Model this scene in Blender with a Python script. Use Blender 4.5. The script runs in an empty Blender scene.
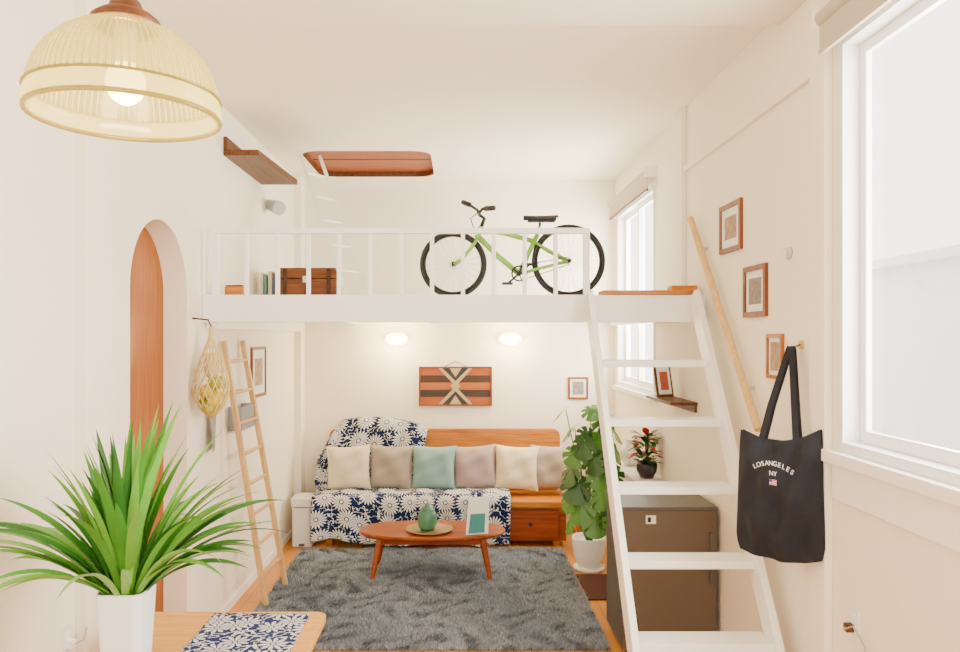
import bpy, math, random
from math import sin, cos, pi, sqrt, atan2
from mathutils import Vector, Matrix
import numpy as np
random.seed(7); np.random.seed(7)
SC = bpy.context.scene
COL = SC.collection

# ------------------------------------------------------------------ materials
def nmat(name):
    m = bpy.data.materials.new(name); m.use_nodes = True
    nt = m.node_tree; p = nt.nodes['Principled BSDF']
    return m, nt, p
def mat(name, c, rough=0.6, metal=0.0, var=0.0, vscale=6, bump=0.0, bscale=60, emit=0, ecol=None, sheen=0):
    m, nt, p = nmat(name)
    p.inputs['Base Color'].default_value = (*c, 1)
    p.inputs['Roughness'].default_value = rough
    p.inputs['Metallic'].default_value = metal
    N, L = nt.nodes, nt.links
    tc = N.new('ShaderNodeTexCoord')
    if var:
        n = N.new('ShaderNodeTexNoise'); n.inputs['Scale'].default_value = vscale; n.inputs['Detail'].default_value = 4
        L.new(tc.outputs['Object'], n.inputs['Vector'])
        r = N.new('ShaderNodeMix'); r.data_type = 'RGBA'
        r.inputs[6].default_value = (*[max(0, x*(1-var)) for x in c], 1)
        r.inputs[7].default_value = (*[min(1, x*(1+var)) for x in c], 1)
        L.new(n.outputs['Fac'], r.inputs[0]); L.new(r.outputs[2], p.inputs['Base Color'])
    if bump:
        n2 = N.new('ShaderNodeTexNoise'); n2.inputs['Scale'].default_value = bscale; n2.inputs['Detail'].default_value = 5
        L.new(tc.outputs['Object'], n2.inputs['Vector'])
        b = N.new('ShaderNodeBump'); b.inputs['Strength'].default_value = bump; b.inputs['Distance'].default_value = 0.01
        L.new(n2.outputs['Fac'], b.inputs['Height']); L.new(b.outputs[0], p.inputs['Normal'])
    if emit:
        p.inputs['Emission Color'].default_value = (*(ecol or c), 1)
        p.inputs['Emission Strength'].default_value = emit
    if sheen: p.inputs['Sheen Weight'].default_value = sheen
    return m
def wood(name, c1, c2, axis='x', scale=3.0, rough=0.45):
    m, nt, p = nmat(name); N, L = nt.nodes, nt.links
    tc = N.new('ShaderNodeTexCoord'); mp = N.new('ShaderNodeMapping')
    s = [14, 14, 14]; s['xyz'.index(axis)] = 0.9
    mp.inputs['Scale'].default_value = s
    L.new(tc.outputs['Object'], mp.inputs[0])
    n = N.new('ShaderNodeTexNoise'); n.inputs['Scale'].default_value = scale; n.inputs['Detail'].default_value = 6; n.inputs['Distortion'].default_value = 0.6
    L.new(mp.outputs[0], n.inputs['Vector'])
    cr = N.new('ShaderNodeValToRGB')
    cr.color_ramp.elements[0].position = 0.3; cr.color_ramp.elements[0].color = (*c1, 1)
    cr.color_ramp.elements[1].position = 0.7; cr.color_ramp.elements[1].color = (*c2, 1)
    L.new(n.outputs['Fac'], cr.inputs[0]); L.new(cr.outputs[0], p.inputs['Base Color'])
    p.inputs['Roughness'].default_value = rough; p.inputs['Specular IOR Level'].default_value = 0.3
    return m
def floor_mat():
    m, nt, p = nmat('floor_planks'); N, L = nt.nodes, nt.links
    tc = N.new('ShaderNodeTexCoord'); mp = N.new('ShaderNodeMapping'); mp.inputs['Rotation'].default_value = (0, 0, pi/2)
    L.new(tc.outputs['Object'], mp.inputs[0])
    br = N.new('ShaderNodeTexBrick'); br.inputs['Scale'].default_value = 1.0
    br.inputs['Brick Width'].default_value = 1.6; br.inputs['Row Height'].default_value = 0.11
    br.inputs['Mortar Size'].default_value = 0.002
    br.inputs['Color1'].default_value = (0.78, 0.31, 0.035, 1); br.inputs['Color2'].default_value = (0.64, 0.22, 0.022, 1)
    br.inputs['Mortar'].default_value = (0.20, 0.06, 0.015, 1)
    L.new(mp.outputs[0], br.inputs['Vector'])
    mp2 = N.new('ShaderNodeMapping'); mp2.inputs['Scale'].default_value = (30, 1.5, 1)
    L.new(tc.outputs['Object'], mp2.inputs[0])
    n = N.new('ShaderNodeTexNoise'); n.inputs['Scale'].default_value = 2; n.inputs['Detail'].default_value = 6
    L.new(mp2.outputs[0], n.inputs['Vector'])
    mx = N.new('ShaderNodeMix'); mx.data_type = 'RGBA'; mx.blend_type = 'MULTIPLY'; mx.inputs[0].default_value = 0.3
    L.new(br.outputs[0], mx.inputs[6]); L.new(n.outputs['Fac'], mx.inputs[7])
    L.new(mx.outputs[2], p.inputs['Base Color']); p.inputs['Roughness'].default_value = 0.35
    return m
def flower_mat(name, blue, white, scale, N_pet=8, rmax=0.43, rnd=0.35, leafy=0.0):
    m, nt, p = nmat(name); N, L = nt.nodes, nt.links
    def math_(op, a, b=None):
        n = N.new('ShaderNodeMath'); n.operation = op
        for i, v in enumerate((a, b)):
            if v is None: continue
            if isinstance(v, (int, float)): n.inputs[i].default_value = v
            else: L.new(v, n.inputs[i])
        return n.outputs[0]
    uv = N.new('ShaderNodeUVMap'); uv.uv_map = 'UVMap'
    mp = N.new('ShaderNodeMapping'); mp.inputs['Scale'].default_value = (scale, scale, scale)
    L.new(uv.outputs[0], mp.inputs[0])
    vo = N.new('ShaderNodeTexVoronoi'); vo.voronoi_dimensions = '2D'; vo.inputs['Scale'].default_value = 1; vo.inputs['Randomness'].default_value = rnd
    L.new(mp.outputs[0], vo.inputs['Vector'])
    sub = N.new('ShaderNodeVectorMath'); sub.operation = 'SUBTRACT'
    L.new(mp.outputs[0], sub.inputs[0]); L.new(vo.outputs['Position'], sub.inputs[1])
    sx = N.new('ShaderNodeSeparateXYZ'); L.new(sub.outputs[0], sx.inputs[0])
    r = vo.outputs['Distance']
    ang = math_('ARCTAN2', sx.outputs[1], sx.outputs[0])
    sn = math_('ABSOLUTE', math_('SINE', math_('MULTIPLY', ang, N_pet)))
    edge = math_('MULTIPLY', math_('POWER', sn, 0.5), rmax)
    m1 = math_('LESS_THAN', r, edge)
    gap = math_('GREATER_THAN', sn, 0.45)
    m2 = math_('GREATER_THAN', r, 0.11)
    pet = math_('MULTIPLY', math_('MULTIPLY', m1, gap), m2)
    cen = math_('LESS_THAN', r, 0.07)
    mask = math_('MAXIMUM', pet, cen)
    if leafy:
        nz = N.new('ShaderNodeTexNoise'); nz.inputs['Scale'].default_value = 3.0; L.new(mp.outputs[0], nz.inputs['Vector'])
        w = math_('LESS_THAN', math_('ABSOLUTE', math_('SUBTRACT', nz.outputs['Fac'], 0.5)), leafy)
        w = math_('MULTIPLY', w, math_('GREATER_THAN', r, rmax+0.02))
        mask = math_('MAXIMUM', mask, w)
    mx = N.new('ShaderNodeMix'); mx.data_type = 'RGBA'
    mx.inputs[6].default_value = (*blue, 1); mx.inputs[7].default_value = (*white, 1)
    L.new(mask, mx.inputs[0]); L.new(mx.outputs[2], p.inputs['Base Color']); p.inputs['Roughness'].default_value = 0.9
    p.inputs['Specular IOR Level'].default_value = 0.2
    return m

M_wall = mat('wall_plaster', (0.94, 0.865, 0.71), 0.9, var=0.02, vscale=2, bump=0.15, bscale=35)
M_ceil = mat('ceiling_plaster', (0.93, 0.84, 0.675), 0.9, var=0.02, vscale=2, bump=0.12, bscale=30)
M_white = mat('white_paint', (0.95, 0.925, 0.86), 0.45, var=0.015, vscale=8)
M_floor = floor_mat()
M_frame = mat('window_frame_white', (0.86, 0.86, 0.83), 0.35)
W_orange = wood('orange_wood', (0.36, 0.105, 0.008), (0.60, 0.225, 0.022), 'x')
W_orange_z = wood('orange_wood_z', (0.28, 0.075, 0.008), (0.42, 0.135, 0.015), 'z')
W_orange_y = wood('orange_wood_y', (0.36, 0.105, 0.008), (0.60, 0.225, 0.022), 'y')
W_red = wood('cherry_wood', (0.20, 0.032, 0.006), (0.36, 0.080, 0.012), 'x', rough=0.3)
W_brown = wood('brown_wood', (0.065, 0.019, 0.006), (0.16, 0.052, 0.014), 'y')
W_chest = wood('chest_wood', (0.11, 0.028, 0.007), (0.23, 0.070, 0.017), 'x')
W_pale = wood('pale_wood', (0.60, 0.36, 0.12), (0.76, 0.50, 0.20), 'z')
W_table = wood('table_wood', (0.58, 0.25, 0.04), (0.76, 0.40, 0.09), 'x')
M_black = mat('black_rubber', (0.012, 0.012, 0.013), 0.6)
M_metal = mat('metal', (0.6, 0.6, 0.6), 0.3, 1.0)
M_brass = mat('brass', (0.62, 0.40, 0.14), 0.3, 1.0)
M_dark = mat('shadow_gap_and_dark_trim', (0.05, 0.025, 0.012), 0.8)  # shade painted into seams; also plain dark bands, cord, hook and pot fill

# ------------------------------------------------------------------ builder
class B:
    def __init__(s, name):
        s.name = name; s.v = []; s.f = []; s.m = []; s.sm = []; s.uv = []; s.mats = []; s.M = Matrix.Identity(4)
    def add(s, vs, fs, mt, smooth=False, uvs=None):
        if mt not in s.mats: s.mats.append(mt)
        k = s.mats.index(mt); o = len(s.v)
        for i, v in enumerate(vs):
            s.v.append(tuple(s.M @ Vector(v))); s.uv.append(uvs[i] if uvs else (v[0], v[1]))
        for f in fs:
            s.f.append([o+i for i in f]); s.m.append(k); s.sm.append(smooth)
    def box(s, a, b, mt):
        x0, y0, z0 = [min(a[i], b[i]) for i in range(3)]; x1, y1, z1 = [max(a[i], b[i]) for i in range(3)]
        v = [(x0,y0,z0),(x1,y0,z0),(x1,y1,z0),(x0,y1,z0),(x0,y0,z1),(x1,y0,z1),(x1,y1,z1),(x0,y1,z1)]
        s.add(v, [(0,3,2,1),(4,5,6,7),(0,1,5,4),(1,2,6,5),(2,3,7,6),(3,0,4,7)], mt)
    def beam(s, p1, p2, w, h, mt, side=(1,0,0)):
        p1, p2 = Vector(p1), Vector(p2); d = (p2-p1).normalized(); u = Vector(side); u = (u - d*u.dot(d)).normalized(); n = d.cross(u)
        v = []
        for p in (p1, p2):
            for a, b in ((-1,-1),(1,-1),(1,1),(-1,1)): v.append(p+u*a*w/2+n*b*h/2)
        s.add(v, [(0,3,2,1),(4,5,6,7),(0,1,5,4),(1,2,6,5),(2,3,7,6),(3,0,4,7)], mt)
    def cyl(s, p1, p2, r1, r2, mt, seg=20):
        p1, p2 = Vector(p1), Vector(p2); d = (p2-p1).normalized()
        u = d.orthogonal().normalized(); n = d.cross(u); v = []
        for p, r in ((p1, r1), (p2, r2)):
            for i in range(seg): a = 2*pi*i/seg; v.append(p+(u*cos(a)+n*sin(a))*r)
        s.add(v, [(i, (i+1) % seg, seg+(i+1) % seg, seg+i) for i in range(seg)], mt, True)
        s.add(v[:seg], [list(range(seg))[::-1]], mt); s.add(v[seg:], [list(range(seg))], mt)
    def tube(s, pts, r, mt, closed=False, seg=8):
        pts = [Vector(p) for p in pts]; n = len(pts); v = []; u = None
        for i, p in enumerate(pts):
            if closed: d = pts[(i+1) % n]-pts[i-1]
            else: d = pts[min(i+1, n-1)]-pts[max(i-1, 0)]
            d.normalize()
            if u is None: u = d.orthogonal().normalized()
            else:
                u = u-d*u.dot(d)
                u = u.normalized() if u.length > 1e-6 else d.orthogonal().normalized()
            w = d.cross(u); rr = r(i/(n-1)) if callable(r) else r
            for k in range(seg): a = 2*pi*k/seg; v.append(p+(u*cos(a)+w*sin(a))*rr)
        f = []
        for i in range(n if closed else n-1):
            j = (i+1) % n
            for k in range(seg): f.append((i*seg+k, i*seg+(k+1) % seg, j*seg+(k+1) % seg, j*seg+k))
        if not closed: f += [list(range(seg))[::-1], [(n-1)*seg+k for k in range(seg)]]
        s.add(v, f, mt, True)
    def lathe(s, prof, c, mt, seg=40, rib=0, ribn=0, cap=False):
        v = []
        for (r, z) in prof:
            for k in range(seg):
                a = 2*pi*k/seg; rr = r*(1+rib*cos(ribn*a)) if r > 0.001 else r
                v.append((c[0]+rr*cos(a), c[1]+rr*sin(a), c[2]+z))
        f = []
        for i in range(len(prof)-1):
            for k in range(seg): f.append((i*seg+k, i*seg+(k+1) % seg, (i+1)*seg+(k+1) % seg, (i+1)*seg+k))
        if cap: f += [list(range(seg))[::-1], [(len(prof)-1)*seg+k for k in range(seg)]]
        s.add(v, f, mt, True)
    def ell(s, c, r, mt, seg=20, rings=12):
        v = []; f = []
        for i in range(rings+1):
            t = pi*i/rings
            for k in range(seg): a = 2*pi*k/seg; v.append((c[0]+r[0]*sin(t)*cos(a), c[1]+r[1]*sin(t)*sin(a), c[2]-r[2]*cos(t)))
        for i in range(rings):
            for k in range(seg): f.append((i*seg+k, i*seg+(k+1) % seg, (i+1)*seg+(k+1) % seg, (i+1)*seg+k))
        s.add(v, f, mt, True)
    def grid(s, fn, nu, nv, mt, smooth=True, uvf=None):
        v = []; uv = []
        for j in range(nv+1):
            for i in range(nu+1):
                v.append(fn(i/nu, j/nv)); uv.append(uvf(i/nu, j/nv) if uvf else (i/nu, j/nv))
        f = [(j*(nu+1)+i, j*(nu+1)+i+1, (j+1)*(nu+1)+i+1, (j+1)*(nu+1)+i) for j in range(nv) for i in range(nu)]
        s.add(v, f, mt, smooth, uv)
    def prism(s, out, fn, t0, t1, mt, smooth=False):
        n = len(out); v = [fn(a, b, t0) for a, b in out]+[fn(a, b, t1) for a, b in out]
        s.add(v, [list(range(n))[::-1], [n+i for i in range(n)]]+[(i, (i+1) % n, n+(i+1) % n, n+i) for i in range(n)], mt, smooth)
    def done(s, bevel=0, parent=None, solid=0, subsurf=0):
        vs = np.array(s.v); c = (vs.min(0)+vs.max(0))/2
        me = bpy.data.meshes.new(s.name); me.from_pydata((vs-c).tolist(), [], s.f)
        for m_ in s.mats: me.materials.append(m_)
        me.polygons.foreach_set('material_index', s.m); me.polygons.foreach_set('use_smooth', s.sm)
        ul = me.uv_layers.new(name='UVMap')
        li = np.zeros(len(me.loops), dtype=np.int32); me.loops.foreach_get('vertex_index', li)
        ul.data.foreach_set('uv', np.array(s.uv, dtype=np.float32)[li].ravel())
        me.update()
        o = bpy.data.objects.new(s.name, me); COL.objects.link(o); o.location = c
        if parent: o.parent = parent
        if solid:
            q = o.modifiers.new('solid', 'SOLIDIFY'); q.thickness = solid; q.offset = 0
        if bevel:
            q = o.modifiers.new('bev', 'BEVEL'); q.width = bevel; q.segments = 2; q.limit_method = 'ANGLE'; q.angle_limit = 0.8
        return o
def rrect(x0, x1, y0, y1, r, n=6):
    pts = []
    for cx, cy, a0 in ((x1-r, y0+r, -pi/2), (x1-r, y1-r, 0), (x0+r, y1-r, pi/2), (x0+r, y0+r, pi)):
        for i in range(n+1): a = a0+pi/2*i/n; pts.append((cx+r*cos(a), cy+r*sin(a)))
    return pts
XY = lambda a, b, t: (a, b, t)
XZ = lambda a, b, t: (a, t, b)
YZ = lambda a, b, t: (t, a, b)

XL, XR, YB, YF, ZC = -1.62, 1.55, 7.6, -1.6, 3.48
# ------------------------------------------------------------------ shell
b = B('floor'); b.box((XL-0.5, YF, -0.1), (XR+0.12, YB+0.12, 0), M_floor); b.done()
b = B('wall_back'); b.box((XL-0.14, YB, 0), (XR+0.12, YB+0.12, ZC), M_wall); b.done()
y0, y1, zs = 3.73, 4.51, 2.15
out = [(YF, 0), (y0, 0), (y0, zs)]
R = (y1-y0)/2
for i in range(1, 24): a = pi-pi*i/24; out.append(((y0+y1)/2+R*cos(a), zs+R*sin(a)))
out += [(y1, zs), (y1, 0), (YB, 0), (YB, ZC), (YF, ZC)]
b = B('wall_left'); b.prism(out, YZ, XL, XL-0.14, M_wall); b.done()
b = B('trim_1'); b.box((XL, 3.2, 0), (XL+0.05, 3.44, ZC), M_wall); b.done(0.004)
b = B('trim_2'); b.box((XL, 7.42, 0), (XL+0.07, YB, ZC), M_wall); b.done(0.004)
b = B('door_1')
b.box((XL-0.20, 3.62, 0.005), (XL-0.142, 4.62, 2.62), W_orange_z)
b.box((XL-0.145, 3.9, 0.15), (XL-0.138, 3.915, 2.5), M_dark)
b.cyl((XL-0.14, 3.83, 1.05), (XL-0.08, 3.83, 1.05), 0.012, 0.012, M_metal); b.ell((XL-0.075, 3.83, 1.05), (0.022, 0.03, 0.03), M_metal)
b.done(0.003)
WZ0, WZ1 = 1.44, 3.12
wins = [(1.55, 3.10), (6.03, 7.45)]
b = B('wall_right'); x0, x1 = XR, XR+0.12
b.box((x0, YF, 0), (x1, YB, WZ0), M_wall); b.box((x0, YF, WZ1), (x1, YB, ZC), M_wall)
b.box((x0, YF, WZ0), (x1, wins[0][0], WZ1), M_wall); b.box((x0, wins[0][1], WZ0), (x1, wins[1][0], WZ1), M_wall)
b.box((x0, wins[1][1], WZ0), (x1, YB, WZ1), M_wall); b.done()
def glass_mat():
    m = bpy.data.materials.new('window_glass'); m.use_nodes = True; nt = m.node_tree; nt.nodes.clear()
    o = nt.nodes.new('ShaderNodeOutputMaterial'); mx = nt.nodes.new('ShaderNodeMixShader'); t = nt.nodes.new('ShaderNodeBsdfTransparent'); g = nt.nodes.new('ShaderNodeBsdfGlossy')
    g.inputs['Roughness'].default_value = 0.05; mx.inputs[0].default_value = 0.05
    nt.links.new(t.outputs[0], mx.inputs[1]); nt.links.new(g.outputs[0], mx.inputs[2]); nt.links.new(mx.outputs[0], o.inputs[0])
    return m
M_glass = glass_mat()
for wi, (a, c) in enumerate(wins):
    b = B('window_%d' % (wi+1)); f = 0.04; xo = XR-0.010; xi = XR+0.1
    b.box((xo, a, WZ0), (xi, a+f, WZ1), M_frame); b.box((xo, c-f, WZ0), (xi, c, WZ1), M_frame)
    b.box((xo, a+f, WZ0), (xi, c-f, WZ0+f), M_frame); b.box((xo, a+f, WZ1-f), (xi, c-f, WZ1), M_frame)
    mid = (a+c)/2 if wi else 2.0; s_ = 0.045
    for (p, q, xx) in ((a+f, mid+0.02, XR+0.03), (mid-0.02, c-f, XR+0.06)):
        b.box((xx, p, WZ0+f), (xx+0.025, p+s_, WZ1-f), M_frame); b.box((xx, q-s_, WZ0+f), (xx+0.025, q, WZ1-f), M_frame)
        b.box((xx, p+s_, WZ0+f), (xx+0.025, q-s_, WZ0+f+0.05), M_frame); b.box((xx, p+s_, WZ1-f-s_), (xx+0.025, q-s_, WZ1-f), M_frame)
        b.box((xx+0.01, p+s_, WZ0+f+0.05), (xx+0.014, q-s_, WZ1-f-s_), M_glass)
    b.box((XR-0.012, a-0.05, WZ1), (XR, c+0.05, WZ1+0.03), M_white)
    b.done(0.003)
b = B('trim_3'); b.box((XR-0.05, 1.3, WZ0-0.05), (XR, 3.16, WZ0), M_white); b.box((XR-0.02, 1.3, WZ0-0.2), (XR, 3.13, WZ0-0.05), M_white); b.done(0.004)
b = B('trim_4'); b.box((XR-0.05, 5.98, WZ0-0.04), (XR, 7.5, WZ0), M_white); b.done(0.004)
b = B('trim_5'); b.box((XR-0.035, 3.16, 0), (XR, 3.30, ZC), M_wall); b.done(0.004)
b = B('trim_6'); b.box((XR-0.035, 5.2, 2.2), (XR, 5.34, ZC), M_wall); b.done(0.004)
b = B('trim_7'); b.box((XR-0.025, 3.3, 3.035), (XR, 5.2, 3.075), M_wall); b.done(0.003)
b = B('baseboard_left'); b.box((XL, 4.55, 0), (XL+0.012, 7.42, 0.06), M_white); b.box((XL, YF, 0), (XL+0.012, 3.2, 0.06), M_white); b.done()
b = B('baseboard_right'); b.box((XR-0.012, YF, 0), (XR, 3.16, 0.06), M_white); b.done()
hx0, hx1, hy0, hy1 = -1.36, -0.25, 6.42, 7.45; g_ = 0.02
b = B('ceiling')
b.box((XL-0.14, YF, ZC), (XR+0.12, hy0-g_, ZC+0.1), M_ceil); b.box((XL-0.14, hy1+g_, ZC), (XR+0.12, YB+0.12, ZC+0.1), M_ceil)
b.box((XL-0.14, hy0-g_, ZC), (hx0-g_, hy1+g_, ZC+0.1), M_ceil); b.box((hx1+g_, hy0-g_, ZC), (XR+0.12, hy1+g_, ZC+0.1), M_ceil)
inner = rrect(hx0, hx1, hy0, hy1, 0.16, 6); corners = [(hx1+g_, hy0-g_), (hx1+g_, hy1+g_), (hx0-g_, hy1+g_), (hx0-g_, hy0-g_)]
for k in range(4):
    arc = inner[k*7:(k+1)*7]
    for i in range(6): b.add([(*corners[k], ZC), (*arc[i], ZC), (*arc[i+1], ZC)], [(0, 1, 2)], M_ceil)
    nx_ = inner[((k+1) % 4)*7]
    b.add([(*corners[k], ZC), (*arc[6], ZC), (*nx_, ZC), (*corners[(k+1) % 4], ZC)], [(0, 1, 2, 3)], M_ceil)
W_hatch = wood('hatch_wood', (0.17, 0.035, 0.008), (0.36, 0.090, 0.018), 'x')
nn = len(inner)
b.add([(x, y, ZC) for x, y in inner]+[(x, y, ZC+0.05) for x, y in inner], [(i, (i+1) % nn, nn+(i+1) % nn, nn+i) for i in range(nn)], W_brown)
b.add([(x, y, ZC+0.05) for x, y in inner], [list(range(nn))], W_hatch)
b.box((hx0+0.02, 6.93, ZC+0.046), (hx1-0.02, 6.936, ZC+0.052), M_dark)
b.done()
b = B('ceiling_beam'); b.box((XL, 3.3, ZC-0.07), (XR, 3.68, ZC), M_ceil); b.done(0.01)

b = B('neighbor_building'); Mn = mat('neighbor_wall', (0.62, 0.65, 0.68), 0.9, var=0.05)
b.box((3.4, -3, -1), (3.9, 9.5, 2.45), Mn); b.box((3.3, -3, 2.45), (4.0, 9.5, 2.52), Mn)
b.done()

# ------------------------------------------------------------------ loft
b = B('loft_platform')
e = 0.002
b.box((XL+e, 4.84, 2.11), (XR-0.011, YB-e, 2.17), M_white)
b.box((XL+e, 4.78, 2.0), (XR-e, 4.84, 2.172), M_white)
for x in (-1.05, -0.25, 0.55): b.box((x-0.03, 4.84, 2.04), (x+0.03, YB-e, 2.11), M_white)
b.box((XL+e, 4.84, 1.96), (XL+0.08, YB-0.2, 2.11), M_white); b.box((XR-0.06, 4.84, 2.02), (XR-0.011, YB-e, 2.11), M_white)
b.done(0.003)
b = B('loft_edge_board'); b.box((0.90, 4.76, 2.1735), (1.43, 4.95, 2.20), W_orange); b.box((1.35, 4.84, 2.2), (XR-0.038, 4.95, 2.235), W_orange); b.box((1.43, 4.84, 2.1735), (XR-0.038, 4.95, 2.20), W_orange); b.done(0.003)
b = B('loft_railing')
xa, xb = -1.545, 0.80
b.box((xa-0.02, 4.79, 2.56), (xb+0.02, 4.83, 2.595), M_white)
for i in range(13):
    x = xa+i*(xb-xa)/12; w = 0.02 if i in (0, 12) else 0.0125
    b.box((x-w, 4.795, 2.1725), (x+w, 4.825, 2.56), M_white)
b.done(0.003)
b = B('loft_stairs')
for x in (0.80, 1.455): b.beam((x, 4.715, 2.16), (x, 3.20, 0.04), 0.036, 0.125, M_white)
for z, y in ((1.77, 4.50), (1.45, 4.27), (1.125, 4.03), (0.81, 3.79), (0.50, 3.55), (0.19, 3.33)):
    b.box((0.818, y-0.08, z-0.04), (1.437, y+0.08, z), M_white)
b.done(0.004)
b = B('handrail_pole'); b.cyl((1.50, 4.95, 2.68), (1.50, 3.82, 1.44), 0.021, 0.021, W_pale, 14)
for p in ((1.50, 4.75, 2.46), (1.50, 4.0, 1.638)): b.cyl(p, (XR, p[1], p[2]), 0.01, 0.01, M_metal)
b.done()

b = B('attic_ladder')
pa, pb = Vector((-0.76, 5.70, 2.20)), Vector((-1.27, 6.42, 3.455))
off = Vector((0.07, 0.10, 0))
for s_ in (-1, 1): b.beam(pa+off*s_, pb+off*s_, 0.026, 0.04, M_white)
for i in range(1, 6): t = i/6; b.cyl(pa.lerp(pb, t)-off, pa.lerp(pb, t)+off, 0.01, 0.01, M_white, 10)
b.done()

# ------------------------------------------------------------------ bicycle
M_lime = mat('lime_paint', (0.24, 0.52, 0.06), 0.3)
b = B('bicycle'); yb = 5.15; zr = 2.171
def wheel(cx, r):
    cz = zr+r
    def ring(rad, n=48): return [(cx+rad*cos(2*pi*i/n), yb, cz+rad*sin(2*pi*i/n)) for i in range(n)]
    b.tube(ring(r-0.014), 0.014, M_black, True, 10); b.tube(ring(r-0.033), 0.009, M_black, True, 6)
    for i in range(24):
        a = 2*pi*i/24; sg = 0.02 if i % 2 else -0.02
        b.tube([(cx+0.012*cos(a+0.6), yb+sg, cz+0.012*sin(a+0.6)), (cx+(r-0.035)*cos(a), yb, cz+(r-0.035)*sin(a))], 0.0016, M_metal, seg=4)
    b.cyl((cx, yb-0.045, cz), (cx, yb+0.045, cz), 0.014, 0.014, M_black, 12)
    return (cx, cz)
fx, fz = wheel(-0.045, 0.228); rx, rz = wheel(0.735, 0.25)
P = lambda x, z, dy=0: (x, yb+dy, z)
ht, hb = (0.145, 2.655), (0.115, 2.575); st = (0.525, 2.60); bb_ = (0.40, 2.335)
b.cyl(P(*ht), P(*hb), 0.019, 0.019, M_lime)
for dy in (-0.035, 0.035): b.tube([P(hb[0], hb[1]-0.0, dy*0.4), P(0.10, 2.54, dy), P(0.01, 2.43, dy), P(fx, fz, dy)], 0.011, M_lime)
b.tube([P(0.14, 2.635), P(0.3, 2.61), P(0.5, 2.555)], 0.017, M_lime); b.tube([P(0.12, 2.59), P(0.25, 2.46), P(*bb_)], 0.019, M_lime)
b.tube([P(*bb_), P(*st)], 0.017, M_lime); b.tube([P(*st), P(0.545, 2.68)], 0.010, M_metal)
for dy in (-0.035, 0.035):
    b.tube([P(0.50, 2.55, dy*0.4), P(0.6, 2.49, dy), P(rx, rz, dy)], 0.009, M_lime)
    b.tube([P(*bb_, dy*0.5), P(rx, rz, dy)], 0.010, M_lime)
b.grid(lambda u, v: P(0.43+0.23*u, 2.70+0.03*cos((v-0.5)*pi)+0.014*(u*u)-0.01*u, (v-0.5)*(0.04+0.12*u**1.5)), 10, 8, M_black)
b.box(P(0.46, 2.685, -0.02), P(0.64, 2.715, 0.02), M_black)
b.tube([P(*ht), P(0.165, 2.71), P(0.13, 2.735)], 0.013, M_black)
b.tube([P(0.13, 2.735), P(0.13, 2.74, -0.08), P(0.15, 2.75, -0.15), P(0.20, 2.745, -0.22)], 0.010, M_black)
b.tube([P(0.13, 2.735), P(0.12, 2.78, 0.08), P(0.08, 2.82, 0.15), P(0.03, 2.85, 0.2)], 0.010, M_black)
b.tube([P(0.165, 2.748, -0.17), P(0.22, 2.74, -0.24)], 0.017, M_black); b.tube([P(0.07, 2.83, 0.16), P(0.02, 2.86, 0.22)], 0.017, M_black)
b.tube([P(0.13, 2.75, -0.05), P(0.07, 2.70, -0.06), P(0.10, 2.62, -0.02)], 0.004, M_black)
b.tube([(bb_[0]+0.05*cos(2*pi*i/20), yb-0.03, bb_[1]+0.05*sin(2*pi*i/20)) for i in range(20)], 0.006, M_black, True)
for i in range(5): a = 2*pi*i/5; b.tube([P(*bb_, -0.03), P(bb_[0]+0.05*cos(a), bb_[1]+0.05*sin(a), -0.03)], 0.004, M_black)
b.cyl(P(*bb_, -0.05), P(*bb_, 0.05), 0.015, 0.015, M_black)
b.tube([P(bb_[0], bb_[1]+0.05, -0.03), P(rx, rz+0.025, -0.03)], 0.003, M_black); b.tube([P(bb_[0], bb_[1]-0.05, -0.03), P(rx, rz-0.025, -0.03)], 0.003, M_black)
b.tube([P(*bb_, -0.05), P(bb_[0]-0.08, bb_[1]-0.07, -0.06)], 0.007, M_black); b.box(P(bb_[0]-0.12, bb_[1]-0.08, -0.12), P(bb_[0]-0.05, bb_[1]-0.065, -0.06), M_black)
b.tube([P(*bb_, 0.05), P(bb_[0]+0.08, bb_[1]+0.07, 0.06)], 0.007, M_black); b.box(P(bb_[0]+0.05, bb_[1]+0.065, 0.06), P(bb_[0]+0.12, bb_[1]+0.08, 0.12), M_black)
b.tube([P(0.66, zr, 0.05), P(0.64, 2.38, 0.04)], 0.005, M_black)
b.done()

b = B('wooden_chest'); b.box((-1.42, 5.9, 2.171), (-0.96, 6.2, 2.36), W_chest)
b.prism([(5.9, 2.365), (6.2, 2.365), (6.19, 2.42), (6.15, 2.45), (5.95, 2.45), (5.91, 2.42)], YZ, -1.42, -0.96, W_chest)
for x in (-1.36, -1.19, -1.02): b.box((x-0.015, 5.893, 2.175), (x+0.015, 5.9, 2.44), M_dark)
b.box((-1.22, 5.885, 2.33), (-1.16, 5.895, 2.38), M_metal); b.done(0.004)
b = B('book_stack')
for i, (w, h, c) in enumerate(((0.025, 0.24, (0.6, 0.6, 0.5)), (0.02, 0.22, (0.12, 0.25, 0.2)), (0.03, 0.25, (0.6, 0.5, 0.35)), (0.02, 0.21, (0.06, 0.09, 0.16)))):
    x = -1.56+i*0.032; b.box((x, 5.92, 2.171), (x+w, 6.08, 2.17+h), mat('book_%d' % i, c, 0.7))
b.done(0.002)
b = B('wooden_block_box'); b.box((-1.55, 5.0, 2.172), (-1.43, 5.12, 2.24), W_orange); b.box((-1.545, 5.005, 2.24), (-1.435, 5.115, 2.25), W_brown); b.done(0.004)

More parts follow.
